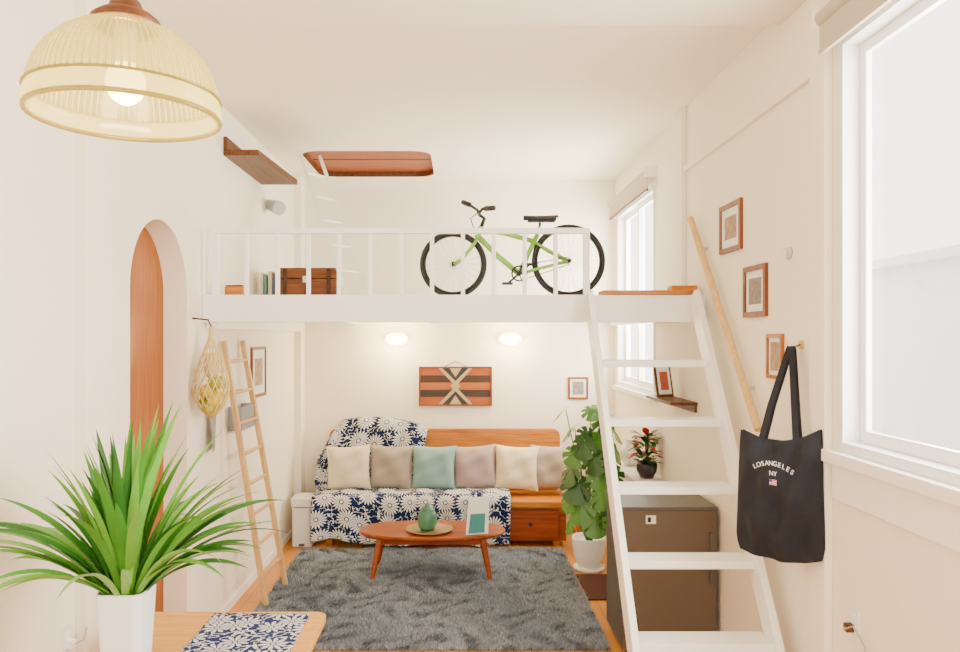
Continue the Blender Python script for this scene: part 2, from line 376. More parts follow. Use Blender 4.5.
b = B('high_wall_shelf')
b.prism([(XL, 5.2), (-1.38, 5.2), (-1.325, 6.2), (XL, 6.2)], XY, 3.15, 3.19, W_brown)
b.box((XL, 5.2, 3.19), (XL+0.025, 6.2, 3.28), W_brown)
b.done(0.003)
b = B('wall_spotlight'); Mg = mat('grey_plastic', (0.40, 0.40, 0.38), 0.5)
b.cyl((XL, 6.35, 3.02), (XL+0.06, 6.35, 3.02), 0.02, 0.02, Mg); b.cyl((XL+0.02, 6.38, 3.02), (XL+0.13, 6.27, 2.97), 0.045, 0.06, Mg); b.done()

# ------------------------------------------------------------------ sofa
M_seat = mat('seat_pad', (0.6, 0.54, 0.45), 0.9)
b = B('wooden_bench_sofa')
b.prism(rrect(-1.28, 0.98, 0.40, 1.01, 0.07), XZ, 7.44, 7.50, W_orange)
b.box((-1.30, 6.90, 0.36), (0.99, 7.44, 0.41), W_orange)
b.box((-1.28, 6.96, 0.29), (0.97, 7.44, 0.36), W_orange)
b.box((0.34, 6.93, 0.05), (0.97, 7.42, 0.29), W_red)
b.box((0.38, 6.915, 0.08), (0.90, 6.93, 0.33), W_red); b.box((0.375, 6.925, 0.075), (0.905, 6.932, 0.335), M_dark)
b.cyl((0.64, 6.895, 0.21), (0.64, 6.916, 0.21), 0.018, 0.012, M_black)
for x in (-1.2, -0.45, 0.28, 0.88):
    for y in (6.99, 7.38): b.box((x-0.03, y-0.03, 0), (x+0.03, y+0.03, 0.29), W_orange)
b.box((-1.25, 6.98, 0.41), (0.45, 7.42, 0.455), M_seat)
b.done(0.008)
def cushion(name, cx, cy, cz, w, h, t, lean, rz, col):
    m = mat(name+'_fabric', col, 0.95, var=0.10, vscale=18, bump=0.25, bscale=220, sheen=0.2)
    b = B('throw_pillow')
    b.M = Matrix.Translation((cx, cy, cz)) @ Matrix.Rotation(rz, 4, 'Z') @ Matrix.Rotation(-lean, 4, 'X') @ Matrix.Rotation(random.uniform(-0.07, 0.07), 4, 'Y')
    sd = random.random()*9
    for sg in (-1, 1):
        def fn(u, v, sg=sg):
            a, c = 2*u-1, 2*v-1
            th = ((1-a**4)*(1-c**4))**0.55
            sq = 1-0.09*(1-abs(a)**2)*(c*c)
            sq2 = 1-0.09*(1-abs(c)**2)*(a*a)
            wr = (0.008*sin(5*a+sd+3*c)+0.004*sin(9*c+sd*2-4*a)-0.012*math.exp(-(a*a+(c-0.3)**2)*5))*th
            return (a*w/2*sq2, sg*t/2*th+wr, c*h/2*sq)
        b.grid(fn, 26, 26, m)
    b.M = Matrix.Identity(4)
    return b.done()
cols = [(0.70, 0.60, 0.42), (0.34, 0.29, 0.23), (0.22, 0.37, 0.35), (0.40, 0.29, 0.27), (0.75, 0.64, 0.41), (0.40, 0.32, 0.25)]
for i, (x, c) in enumerate(zip((-1.06, -0.655, -0.25, 0.14, 0.54, 0.88), cols)):
    cushion('pillow%d' % i, x, 7.23+0.025*(i % 2), 0.665, 0.43, 0.43, 0.16, 0.22, random.uniform(-0.10, 0.10), c)

M_flor = flower_mat('blue_floral_fabric', (0.006, 0.018, 0.075), (0.74, 0.74, 0.70), 5.2, 9, 0.47, 0.65, leafy=0.02)
b = B('floral_throw_blanket')
def drape(path):
    seg = [0]
    for i in range(1, len(path)): seg.append(seg[-1]+sqrt((path[i][0]-path[i-1][0])**2+(path[i][1]-path[i-1][1])**2))
    def at(t):
        s_ = t*seg[-1]
        for i in range(1, len(path)):
            if s_ <= seg[i]+1e-9:
                k = (s_-seg[i-1])/(seg[i]-seg[i-1]); return (path[i-1][0]+k*(path[i][0]-path[i-1][0]), path[i-1][1]+k*(path[i][1]-path[i-1][1]))
        return path[-1]
    return at, seg[-1]
at, Ls = drape([(7.53, 0.72), (7.53, 1.03), (7.50, 1.06), (7.44, 1.05), (7.41, 1.0), (7.37, 0.52), (7.33, 0.475)])
def fb(u, v):
    x = -1.38+1.03*u; y, z = at(v)
    top = 0.12*sin(pi*min(1, u*1.02))**0.6-0.05
    kz = max(0, (z-0.47)/0.6)
    z2 = z+top*kz
    if u < 0.22: z2 -= (0.22-u)*1.3*kz
    y2 = y+(0.020*sin(u*23+v*4)+0.012*sin(u*41+v*12))-0.022
    y2 = min(y2, 7.58)
    if v > .3: y2 = min(y2, 7.425)
    return (x+0.02*sin(v*6)+0.04*kz*(u-0.5), y2, z2)
b.grid(fb, 70, 44, M_flor, True, lambda u, v: (0.99*u+0.15*v, Ls*v))
at2, L2 = drape([(7.36, 0.48), (6.95, 0.475), (6.875, 0.465), (6.85, 0.42), (6.84, 0.20), (6.83, 0.05)])
def fs(u, v):
    x = -1.34+1.80*u; y, z = at2(v)
    if v > 0.45:
        k = (v-0.45)/0.55
        x += 0.05*k*sin(u*6); y -= 0.032*k*(1+sin(u*36+2*sin(u*9)))
        z = max(z+0.05*k*k*sin(u*11+0.6), 0.047)
    z += 0.007*sin(u*33+v*9) if v < 0.5 else 0
    return (x, y, z)
b.grid(fs, 120, 44, M_flor, True, lambda u, v: (1.8*u+0.37, L2*v+0.11))
b.done(solid=0.008)

# ------------------------------------------------------------------ rug
b = B('shag_rug')
M_rug = mat('rug_fibre', (0.175, 0.205, 0.245), 0.95, var=0.4, vscale=5)
M_rug2 = mat('rug_fibre_light', (0.31, 0.34, 0.38), 0.95, var=0.3, vscale=7)
rx0, rx1, ry0, ry1 = -1.40, 0.90, 4.62, 6.78
b.grid(lambda u, v: (rx0+(rx1-rx0)*u, ry0+(ry1-ry0)*v, 0.003+0.012*min(1, 20*min(u, 1-u, v, 1-v))), 60, 60, mat('rug_backing', (0.12, 0.14, 0.17), 0.95))
b.box((rx0, ry0, 0.0005), (rx1, ry1, 0.003), M_rug)
n = 140000
px = np.random.uniform(rx0-0.01, rx1+0.01, n); py = np.random.uniform(ry0-0.01, ry1+0.01, n)
cl = np.sin(px*15+2.5*np.sin(py*9+px*3))*np.cos(py*13+2.5*np.sin(px*10-py*4)); la = cl*2.2+np.random.normal(0, 0.8, n)+1.0
hh = np.random.uniform(0.013, 0.029, n)*(1+0.25*cl); ln = np.random.uniform(0.010, 0.036, n); ww = np.random.uniform(0.003, 0.007, n)
wa = la+pi/2+np.random.normal(0, 0.5, n)
base = np.stack([px, py, np.full(n, 0.008)], 1)
wd = np.stack([np.cos(wa)*ww, np.sin(wa)*ww, np.zeros(n)], 1)
tip = base+np.stack([np.cos(la)*ln, np.sin(la)*ln, hh], 1)
V = np.stack([base-wd, base+wd, tip], 1)
lt = (np.random.rand(n)+0.25*np.sin(px*5+py*3)+0.22*cl) > 0.58
Va = V[~lt].reshape(-1, 3); Vb = V[lt].reshape(-1, 3)
b.add(Va.tolist(), [(3*i, 3*i+1, 3*i+2) for i in range(len(Va)//3)], M_rug)
b.add(Vb.tolist(), [(3*i, 3*i+1, 3*i+2) for i in range(len(Vb)//3)], M_rug2)
b.done()

# ------------------------------------------------------------------ coffee table
b = B('oval_coffee_table')
tx, ty, tz = -0.225, 6.12, 0.365
ov = lambda k, dz: [(tx+0.59*k*abs(cos(a))**0.9*(1 if cos(a) > 0 else -1), ty+0.29*k*abs(sin(a))**0.9*(1 if sin(a) > 0 else -1)) for a in [2*pi*i/64 for i in range(64)]]
rings = [(0.96, tz-0.035), (1.0, tz-0.018), (1.0, tz-0.008), (0.985, tz)]
vs = []; fsx = []
for k, z in rings: vs += [(x, y, z) for x, y in ov(k, 0)]
for r_ in range(3): fsx += [(r_*64+i, r_*64+(i+1) % 64, (r_+1)*64+(i+1) % 64, (r_+1)*64+i) for i in range(64)]
fsx += [list(range(64))[::-1], [3*64+i for i in range(64)]]
b.add(vs, fsx, W_red)
b.box((tx-0.36, ty-0.17, tz-0.085), (tx+0.36, ty-0.145, tz-0.03), W_red); b.box((tx-0.36, ty+0.145, tz-0.085), (tx+0.36, ty+0.17, tz-0.03), W_red)
b.box((tx-0.38, ty-0.17, tz-0.085), (tx-0.355, ty+0.17, tz-0.03), W_red); b.box((tx+0.355, ty-0.17, tz-0.085), (tx+0.38, ty+0.17, tz-0.03), W_red)
for sx_ in (-1, 1):
    for sy_ in (-1, 1): b.cyl((tx+sx_*0.46, ty+sy_*0.21, 0.015), (tx+sx_*0.40, ty+sy_*0.165, tz-0.03), 0.017, 0.03, W_red, 16)
b.done()
b = B('serving_tray'); Mt = mat('brass_tray', (0.34, 0.22, 0.09), 0.35, 0.3)
b.lathe([(0.0, 0.001), (0.15, 0.001), (0.185, 0.012), (0.19, 0.02), (0.185, 0.02), (0.15, 0.006), (0.0, 0.005)], (-0.245, 6.06, tz), Mt, 40); b.done()
b = B('green_ceramic_jar'); Mj = mat('sage_glaze', (0.06, 0.21, 0.11), 0.3, var=0.15, vscale=30)
b.lathe([(0.0, 0), (0.05, 0), (0.068, 0.02), (0.078, 0.06), (0.076, 0.11), (0.066, 0.14), (0.056, 0.15), (0.058, 0.158), (0.045, 0.175), (0.025, 0.185), (0.02, 0.195), (0.022, 0.21), (0.0, 0.215)], (-0.26, 6.06, tz+0.0065), Mj, 36); b.done()
b = B('standing_booklet'); Mw = mat('paper', (0.85, 0.84, 0.78), 0.7); Mteal = mat('teal_print', (0.04, 0.24, 0.23), 0.6)
b.M = Matrix.Translation((0.12, 6.02, tz+0.003)) @ Matrix.Rotation(0.25, 4, 'Z')
b.add([(-0.10, -0.09, 0.0), (0.08, -0.09, 0.0), (0.12, 0.0, 0.27), (-0.05, 0.0, 0.27), (0.11, 0.09, 0.0), (-0.05, 0.09, 0.0)], [(0, 1, 2, 3), (3, 2, 4, 5)], Mw)
b.add([(-0.08, -0.092, 0.01), (0.05, -0.092, 0.01), (0.07, -0.047, 0.15), (-0.05, -0.047, 0.15)], [(0, 1, 2, 3)], Mteal)
b.done(solid=0.003)

# ------------------------------------------------------------------ sconces
M_glow = mat('sconce_glass', (1, 0.9, 0.7), 0.4, emit=12, ecol=(1, 0.72, 0.32))
for x in (-0.63, 0.50):
    b2 = B('wall_sconce')
    b2.M = Matrix.Translation((x, YB, 1.89)) @ Matrix.Rotation(pi/2, 4, 'X')
    b2.lathe([(0.06, 0), (0.06, 0.02), (0.045, 0.03)], (0, 0, 0), M_white, 24)
    b2.M = Matrix.Identity(4)
    b2.ell((x, YB-0.07, 1.89), (0.115, 0.055, 0.065), M_glow); b2.done()
    l = bpy.data.lights.new('sconce_light', 'POINT'); l.energy = 26; l.color = (1, 0.76, 0.42); l.shadow_soft_size = 0.08
    o = bpy.data.objects.new('sconce_light', l); COL.objects.link(o); o.location = (x, YB-0.26, 1.85)

# ------------------------------------------------------------------ wall art
b = B('wooden_wall_art'); y = YB
stripe = [((0.26, 0.065, 0.015)), ((0.03, 0.02, 0.015)), ((0.28, 0.08, 0.02)), ((0.04, 0.02, 0.012)), ((0.24, 0.055, 0.012))]
for i, c in enumerate(stripe):
    c2 = [k*1.5 for k in c]
    z0 = 1.24+i*0.072; b.box((-0.395, y-0.025, z0), (0.305, y-0.001, z0+0.0715), wood('art_plank_%d' % i, c, c2, 'x'))
b.box((-0.41, y-0.035, 1.225), (0.32, y-0.001, 1.24), W_chest); b.box((-0.41, y-0.035, 1.60), (0.32, y-0.001, 1.615), W_chest)
b.box((-0.41, y-0.035, 1.24), (-0.395, y-0.001, 1.60), W_chest); b.box((0.305, y-0.035, 1.24), (0.32, y-0.001, 1.60), W_chest)
Mb = mat('art_beige', (0.42, 0.31, 0.17), 0.7); Mk = mat('art_black', (0.02, 0.02, 0.02), 0.7)
cx, cz = -0.045, 1.42
def tri(pts, m_, dy): b.prism(pts, XZ, y-0.025-dy, y-0.0255, m_)
tri([(cx-0.17, 1.60), (cx+0.17, 1.60), (cx, cz)], Mb, 0.003); tri([(cx-0.17, 1.24), (cx, cz), (cx+0.17, 1.24)], Mb, 0.003)
tri([(cx-0.13, 1.60), (cx+0.13, 1.60), (cx, cz+0.05)], Mk, 0.005); tri([(cx-0.13, 1.24), (cx, cz-0.05), (cx+0.13, 1.24)], Mk, 0.005)
tri([(cx-0.06, 1.60), (cx+0.06, 1.60), (cx, cz+0.09)], Mb, 0.006); tri([(cx-0.06, 1.24), (cx, cz-0.09), (cx+0.06, 1.24)], Mb, 0.006)
tri([(cx-0.05, cz), (cx, cz-0.05), (cx+0.05, cz), (cx, cz+0.05)], Mb, 0.007)
b.tube([(-0.15, y-0.01, 1.615), (-0.045, y-0.01, 1.67), (0.06, y-0.01, 1.615)], 0.003, M_dark, seg=5); b.done()

def frame(name, M_, w, h, fm, art, t=0.018, fw=0.018, inner_=None):
    b = B(name); b.M = M_
    b.box((-w/2, -h/2, 0), (w/2, -h/2+fw, t), fm); b.box((-w/2, h/2-fw, 0), (w/2, h/2, t), fm)
    b.box((-w/2, -h/2+fw, 0), (-w/2+fw, h/2-fw, t), fm); b.box((w/2-fw, -h/2+fw, 0), (w/2, h/2-fw, t), fm)
    b.box((-w/2+fw, -h/2+fw, 0.001), (w/2-fw, h/2-fw, t*0.5), Mw)
    if inner_:
        mm = w*0.22; b.box((-w/2+mm, -h/2+mm, t*0.5), (w/2-mm, h/2-mm, t*0.5+0.001), art)
    b.M = Matrix.Identity(4); b.done(0.0015)
def MR(y_, z_):
    return Matrix(((0, 0, -1, XR), (-1, 0, 0, y_), (0, 1, 0, z_), (0, 0, 0, 1)))
def ML(y_, z_):
    return Matrix(((0, 0, 1, XL), (1, 0, 0, y_), (0, 1, 0, z_), (0, 0, 0, 1)))
def MBk(x_, z_):
    return Matrix(((1, 0, 0, x_), (0, 0, -1, YB), (0, 1, 0, z_), (0, 0, 0, 1)))
A1 = mat('print_sepia', (0.36, 0.24, 0.15), 0.7, var=0.7, vscale=25); A2 = mat('print_grey', (0.25, 0.21, 0.18), 0.7, var=0.7, vscale=30)
W_fr = wood('frame_wood', (0.13, 0.033, 0.009), (0.26, 0.075, 0.020), 'z')
frame('picture_frame', MR(4.33, 2.53), 0.34, 0.28, W_fr, A1, fw=0.028, inner_=1)
frame('picture_frame', MR(3.97, 2.145), 0.30, 0.27, W_fr, A2, fw=0.028, inner_=1)
frame('picture_frame', MR(3.72, 1.81), 0.18, 0.22, W_orange_z, A1, inner_=1)
frame('picture_frame', ML(6.08, 1.63), 0.42, 0.40, W_fr, A1, fw=0.024, inner_=1)
frame('picture_frame', MBk(1.18, 1.40), 0.2, 0.22, W_fr, A2, fw=0.018, inner_=1)
b = B('wall_thermostat'); b.M = MR(3.57, 2.30); b.lathe([(0.0, 0), (0.03, 0), (0.03, 0.012), (0.024, 0.018), (0, 0.018)], (0, 0, 0), mat('thermostat_silver', (0.55, 0.55, 0.55), 0.4, 0.4), 24); b.M = Matrix.Identity(4); b.done()

b = B('small_wall_shelf'); b.box((1.37, 4.95, 1.46), (XR, 5.6, 1.48), W_brown); b.box((XR-0.015, 4.97, 1.41), (XR, 5.58, 1.46), W_brown); b.done(0.002)
b = B('photo_frame_on_shelf'); b.M = Matrix.Translation((1.45, 5.35, 1.484)) @ Matrix.Rotation(0.4, 4, 'Z') @ Matrix.Rotation(-0.2, 4, 'X')
b.box((-0.07, 0, 0), (0.07, 0.012, 0.24), W_brown); b.box((-0.055, -0.002, 0.02), (0.055, 0, 0.22), Mw); b.box((-0.035, -0.003, 0.05), (0.035, -0.002, 0.18), mat('print_red', (0.4, 0.08, 0.04), 0.7, var=0.5, vscale=30))
b.M = Matrix.Identity(4); b.done(0.002)

b = B('white_side_cabinet'); b.box((1.34, 5.78, 0.0), (XR-0.002, 6.7, 0.79), M_white); b.box((1.32, 5.76, 0.79), (XR-0.002, 6.72, 0.82), M_white)
b.box((1.332, 5.82, 0.06), (1.34, 6.22, 0.76), M_frame); b.box((1.332, 6.25, 0.06), (1.34, 6.66, 0.76), M_frame); b.done(0.003)
b = B('white_round_vase'); b.lathe([(0, 0), (0.04, 0), (0.075, 0.05), (0.085, 0.10), (0.07, 0.155), (0.04, 0.18), (0.035, 0.20), (0.042, 0.215), (0.034, 0.21), (0.03, 0.18), (0, 0.17)], (1.44, 6.45, 0.8205), mat('vase_glaze', (0.85, 0.84, 0.80), 0.25), 32); b.done()

def leaf(b, p, az, el, L_, W_, mt, roll=0.0, curl=0.5, n_=7):
    h = Vector((cos(az), sin(az), 0)); sdir = Vector((-sin(az), cos(az), 0)); pos = Vector(p); v = []
    for i in range(n_+1):
        t = i/n_; e = el-curl*t
        w = W_*sin(pi*min(1, t**0.8*0.97+0.03))
        up = Vector((0, 0, 1)); s2 = sdir*cos(roll)+up*sin(roll)
        v += [pos-s2*w/2+up*0.12*w, pos.copy(), pos+s2*w/2+up*0.12*w]
        pos = pos+(h*cos(e)+up*sin(e))*L_/n_
    for q in v: q.x = min(q.x, XR-0.004)
    f = []
    for i in range(n_):
        for k in (0, 1): f.append((i*3+k, i*3+k+1, i*3+k+4, i*3+k+3))
    b.add(v, f, mt, True)
M_leafd = mat('leaf_dark', (0.022, 0.10, 0.010), 0.4, var=0.5, vscale=12)
M_leafm = mat('leaf_mid', (0.075, 0.24, 0.018), 0.4, var=0.4, vscale=12)
M_redl = mat('poinsettia_red', (0.50, 0.012, 0.012), 0.5)
b = B('potted_poinsettia')
qx, qy, qz = 1.445, 5.88, 0.8205
b.lathe([(0, 0), (0.05, 0), (0.075, 0.05), (0.08, 0.1), (0.07, 0.125), (0.06, 0.12), (0, 0.11)], (qx, qy, qz), mat('dark_pot', (0.03, 0.02, 0.03), 0.4), 28)
for i in range(70):
    a = random.uniform(0, 2*pi); z = random.uniform(0.10, 0.34); r_ = random.uniform(0, 0.07)
    leaf(b, (qx+r_*cos(a), qy+r_*sin(a), qz+z), a, random.uniform(-0.2, 0.9), random.uniform(0.08, 0.13), 0.055, M_redl if (i % 5 in (0, 3) and z > .16) else M_leafd)
for i in range(5): a = i*1.25; b.tube([(qx, qy, qz+0.1), (qx+0.02*cos(a), qy+0.02*sin(a), qz+0.33)], 0.004, M_leafd, seg=5)
b.done()

def monstera_leaf(b, p, az, tilt, S, mt, spin=0):
    n_ = 84; out_ = []
    for i in range(n_+1):
        th = -pi*0.95+2*pi*0.95*i/n_
        r_ = 0.5*(1+0.30*cos(th))
        if abs(th) < 2.3 and abs(th) > 0.3:
            if sin(abs(th)*9.5) > 0.74: r_ *= 0.58
        out_.append((0.15+r_*cos(th), r_*sin(th)*1.0))
    v = [Vector((0.12, 0, 0))]+[Vector((x, y_, -0.30*(x*x)-0.25*abs(y_)**1.5)) for x, y_ in out_]
    R_ = Matrix.Translation(p) @ Matrix.Rotation(az, 4, 'Z') @ Matrix.Rotation(tilt, 4, 'Y') @ Matrix.Rotation(spin, 4, 'X') @ Matrix.Scale(S, 4)
    v = [R_ @ q for q in v]
    for q in v: q.x = min(q.x, 1.315)
    b.add(v, [(0, i, i+1) for i in range(1, n_+1)], mt, False)
b = B('potted_monstera'); bx, by = 1.06, 6.25
b.lathe([(0, 0), (0.09, 0), (0.125, 0.10), (0.14, 0.22), (0.135, 0.24), (0.12, 0.235), (0.12, 0.21), (0, 0.20)], (bx, by, 0.03), M_white, 36)
b.lathe([(0, 0), (0.12, 0), (0.13, 0.025), (0.12, 0.03), (0, 0.03)], (bx, by, 0), M_white, 30)
lv = [(-0.20, -0.05, 1.33, 2.7, .6), (0.08, -0.15, 1.27, -1.2, .9), (0.14, -0.2, 1.20, -0.7, .7), (-0.04, -0.2, 1.16, -1.7, 1.0), (-0.13, -0.25, 1.02, -2.3, .9),
      (0.10, -0.25, 1.00, -1.1, 1.0), (0.03, -0.28, 0.86, -1.6, 1.1), (-0.12, -0.25, 0.78, -2.2, .9), (-0.1, -0.25, 0.62, -2.0, 1.1), (0.1, -0.25, 0.68, -1.2, 1.1),
      (0.0, -0.3, 0.50, -1.7, 1.1), (0.12, -0.2, 0.86, -0.9, .9), (-0.15, -0.15, 0.48, -2.6, .9), (0.10, -0.05, 1.12, -0.3, .7), (-0.12, 0.0, 1.18, 2.9, .7), (0.08, -0.27, 0.5, -1.0, 1.2),
      (0.0, -0.1, 1.34, -1.5, .5), (0.14, -0.12, 1.32, -0.6, .7), (0.04, -0.32, 0.70, -1.4, 1.2), (-0.16, -0.22, 0.90, -2.5, .9), (0.15, -0.22, 1.06, -0.8, .9),
      (-0.08, -0.28, 1.10, -2.0, 1.0), (-0.17, -0.2, 0.66, -2.5, 1.0), (0.13, -0.25, 0.60, -0.9, 1.1), (0.05, -0.2, 1.12, -1.3, .9), (-0.02, -0.3, 0.98, -1.6, 1.1)]
for i, (dx, dy, z, az, ti) in enumerate(lv):
    b.tube([(bx+dx*0.1, by+dy*0.1, 0.22), (bx+dx*0.5, by+dy*0.4, 0.2+(z-0.2)*0.6), (bx+dx, by+dy, z)], 0.005, M_leafm, seg=6)
    monstera_leaf(b, (bx+dx, by+dy, z), az, ti, 0.18+0.07*random.random(), M_leafm if i % 2 == 0 else M_leafd, random.uniform(-0.5, 0.5))
b.done()
b = B('wooden_crate')
for z in (0.02, 0.115, 0.21):
    b.box((1.02, 6.62, z), (1.19, 6.635, z+0.08), W_orange); b.box((1.02, 6.865, z), (1.19, 6.88, z+0.08), W_orange)
    b.box((1.02, 6.635, z), (1.033, 6.865, z+0.08), W_orange_y); b.box((1.177, 6.635, z), (1.19, 6.865, z+0.08), W_orange_y)
b.box((1.02, 6.62, 0.0), (1.19, 6.88, 0.02), W_orange); b.done(0.002)
b = B('door_mat'); b.box((0.93, 5.5, 0), (1.19, 6.08, 0.012), mat('brown_mat', (0.07, 0.018, 0.010), 0.95, bump=0.5, bscale=200)); b.done(0.003)

b = B('mini_fridge'); Mf = mat('bronze_steel', (0.125, 0.098, 0.070), 0.45, 0.35, var=0.04, vscale=4); Mfd = mat('fridge_dark', (0.085, 0.078, 0.070), 0.5)
b.box((0.97, 4.54, 0.04), (1.52, 5.03, 0.88), Mfd); b.box((0.97, 4.50, 0.05), (1.52, 4.535, 0.878), Mf)
b.box((0.965, 4.495, 0.88), (1.525, 5.03, 0.90), Mfd)
b.box((1.10, 4.496, 0.80), (1.16, 4.50, 0.85), M_frame); b.box((1.11, 4.494, 0.81), (1.13, 4.496, 0.84), M_black)
b.box((1.475, 4.48, 0.45), (1.495, 4.50, 0.75), Mfd)
for x in (1.02, 1.47):
    for y in (4.6, 4.97): b.cyl((x, y, 0), (x, y, 0.04), 0.02, 0.02, M_black)
b.done(0.006)

b = B('pedal_trash_can'); Mbin = mat('bin_white', (0.74, 0.71, 0.66), 0.4)
b.prism(rrect(-1.53, -1.345, 6.90, 7.17, 0.03), XY, 0.0, 0.36, Mbin); b.prism(rrect(-1.54, -1.335, 6.89, 7.18, 0.035), XY, 0.365, 0.44, Mbin)
b.box((-1.50, 6.895, 0.355), (-1.37, 7.17, 0.367), Mfd); b.box((-1.46, 6.86, 0.02), (-1.41, 6.90, 0.035), Mfd); b.done(0.006)

b = B('decorative_leaning_ladder')
A0, A1_ = Vector((-1.37, 5.36, 0.012)), Vector((-1.59, 5.12, 1.88)); B0, B1_ = Vector((-1.33, 5.80, 0.012)), Vector((-1.59, 5.56, 1.88))
W_lad = wood('ladder_wood', (0.50, 0.29, 0.10), (0.70, 0.46, 0.19), 'z')
b.beam(A0, A1_, 0.032, 0.04, W_lad); b.beam(B0, B1_, 0.032, 0.04, W_lad)
for i in range(8):
    t = 0.12+i*0.115; b.cyl(A0.lerp(A1_, t), B0.lerp(B1_, t), 0.013, 0.013, W_lad, 10)
b.done()

# net bag with fruit
b = B('mesh_produce_bag'); Mnet = mat('net_string', (0.76, 0.60, 0.22), 0.8); Mlem = mat('lemon', (0.66, 0.47, 0.02), 0.5, bump=0.2, bscale=150); Mlime = mat('green_lemon', (0.40, 0.42, 0.03), 0.5)
cx, cy = XL+0.115, 4.60; zt, zb = 1.97, 1.42
def rad(t): return 0.012+0.10*max(0, sin(pi*min(1, max(0, (t-0.10)/0.90))**1.5))**0.75 if t > 0.10 else 0.012
for d_ in (1, -1):
    for k in range(16):
        pts = []
        for i in range(27):
            t = i/26; a = 2*pi*k/16+d_*t*2.2; r_ = rad(t); pts.append((cx+r_*cos(a)*0.92, cy+r_*sin(a)*1.1, zt+(zb-zt)*t))
        b.tube(pts, 0.0036, Mnet, seg=4)
for j, (dx, dy, z) in enumerate(((0, -0.045, 1.485), (0.015, 0.045, 1.49), (-0.03, 0.0, 1.52), (0.035, -0.01, 1.55), (0, 0.05, 1.57), (-0.02, -0.05, 1.58), (0.02, 0, 1.63), (0.03, -0.05, 1.53), (0.03, 0.04, 1.63))): b.ell((cx+dx, cy+dy, z), (0.040, 0.048, 0.040), Mlem if j % 2 else Mlime)
b.ell((cx, cy, 1.73), (0.045, 0.05, 0.08), mat('paper_wrap', (0.75, 0.58, 0.30), 0.9))
b.tube([(XL, cy, 2.02), (cx-0.02, cy, 2.01), (cx, cy, 1.97)], 0.005, M_dark); b.done()
b = B('hanging_grey_bag'); Mgc = mat('grey_cloth', (0.28, 0.29, 0.30), 0.9, var=0.1, vscale=20)
def gb(u, v):
    w = 0.05+0.07*v**0.6; return (XL+0.04+0.02*cos(u*2*pi)*(0.3+v)+0.005*sin(v*9+u*20), 4.88+w*(-cos(u*2*pi))*0.8, 1.50-0.32*v)
b.grid(gb, 24, 12, Mgc); b.tube([(XL+0.04, 4.85, 1.50), (XL+0.03, 4.88, 1.60), (XL+0.04, 4.91, 1.50)], 0.004, Mgc); b.tube([(XL, 4.88, 1.61), (XL+0.04, 4.88, 1.60)], 0.005, M_metal); b.done()
b = B('grey_wall_basket'); b.box((XL, 5.3, 1.25), (XL+0.1, 5.62, 1.27), Mgc); b.box((XL+0.09, 5.3, 1.27), (XL+0.1, 5.62, 1.42), Mgc); b.box((XL, 5.3, 1.27), (XL+0.09, 5.31, 1.42), Mgc); b.box((XL, 5.61, 1.27), (XL+0.09, 5.62, 1.42), Mgc); b.done(0.003)

# ------------------------------------------------------------------ tote bag
b = B('tote_bag'); Mt_ = mat('navy_canvas', (0.008, 0.009, 0.015), 0.9, var=0.2, vscale=30, bump=0.3, bscale=300)
c0 = Vector((1.405, 3.34, 0)); ux = Vector((0.22, -0.36, 0)).normalized(); nx = Vector((-ux.y, ux.x, 0))*-1
if nx.y > 0: nx = -nx
HW = 0.225
def bagp(sg):
    def fn(u, v):
        a = 2*u-1; z = 1.50-0.58*v
        wid = HW*(0.88+0.12*v**0.7-0.10*max(0, (v-0.85)/0.15)**2)
        th = 0.008+0.05*sin(pi*min(1, v*1.05))**0.7*(1-a**4)
        top = -0.05*(1-a*a)*(1-v)**2
        p = c0+ux*(a*wid)+nx*(sg*th+(0.010*sin(a*9+v*7)+0.009*sin(a*4-v*13))*(1-a**4))
        sag = 0.03*(a*a)*v+0.02*a
        return (min(p.x, XR-0.037), p.y, z+top+sag)
    return fn
b.grid(bagp(1), 30, 30, Mt_); b.grid(bagp(-1), 30, 30, Mt_)
hook = Vector((XR-0.05, 3.44, 1.86))
for sg in (1, -1):
    pa_ = c0+ux*(-0.45*HW*0.9)+nx*0.012*sg; pb_ = c0+ux*(0.45*HW*0.9)+nx*0.012*sg
    hk = hook+nx*0.006*sg
    pts = [Vector((pa_.x, pa_.y, 1.42)), pa_.lerp(hk, 0.35), hk+Vector((0, 0.014, -0.01)), hk+Vector((0, 0, 0.004)), hk+Vector((0, -0.014, -0.01)), pb_.lerp(hk, 0.35), Vector((pb_.x, pb_.y, 1.42))]
    pts[1].z = 1.60; pts[5].z = 1.60
    v = []
    for i, p in enumerate(pts): v += [p-ux*0.015, p+ux*0.015, p+ux*0.015+nx*0.004, p-ux*0.015+nx*0.004]
    f = []
    for i in range(len(pts)-1):
        for k in range(4): f.append((i*4+k, i*4+(k+1) % 4, (i+1)*4+(k+1) % 4, (i+1)*4+k))
    b.add(v, f, Mt_)
Mred = mat('flag_red', (0.6, 0.03, 0.03), 0.8); Mblue = mat('flag_blue', (0.03, 0.06, 0.4), 0.8); Mprint = mat('white_print', (0.8, 0.8, 0.8), 0.8)
AO = 0.02; DZ = 0.02
def card(a0, a1, z0, z1, m_, e):
    p = [c0+ux*(a0+AO)+nx*e, c0+ux*(a1+AO)+nx*e]; b.add([(p[0].x, p[0].y, z0+DZ), (p[1].x, p[1].y, z0+DZ), (p[1].x, p[1].y, z1+DZ), (p[0].x, p[0].y, z1+DZ)], [(0, 1, 2, 3)], m_)
card(-0.018, 0.018, 1.245, 1.268, Mprint, 0.074)
for i in range(3): card(-0.018, 0.018, 1.247+i*0.008, 1.251+i*0.008, Mred, 0.0745)
card(-0.018, -0.003, 1.257, 1.268, Mblue, 0.075)
tote = b.done()
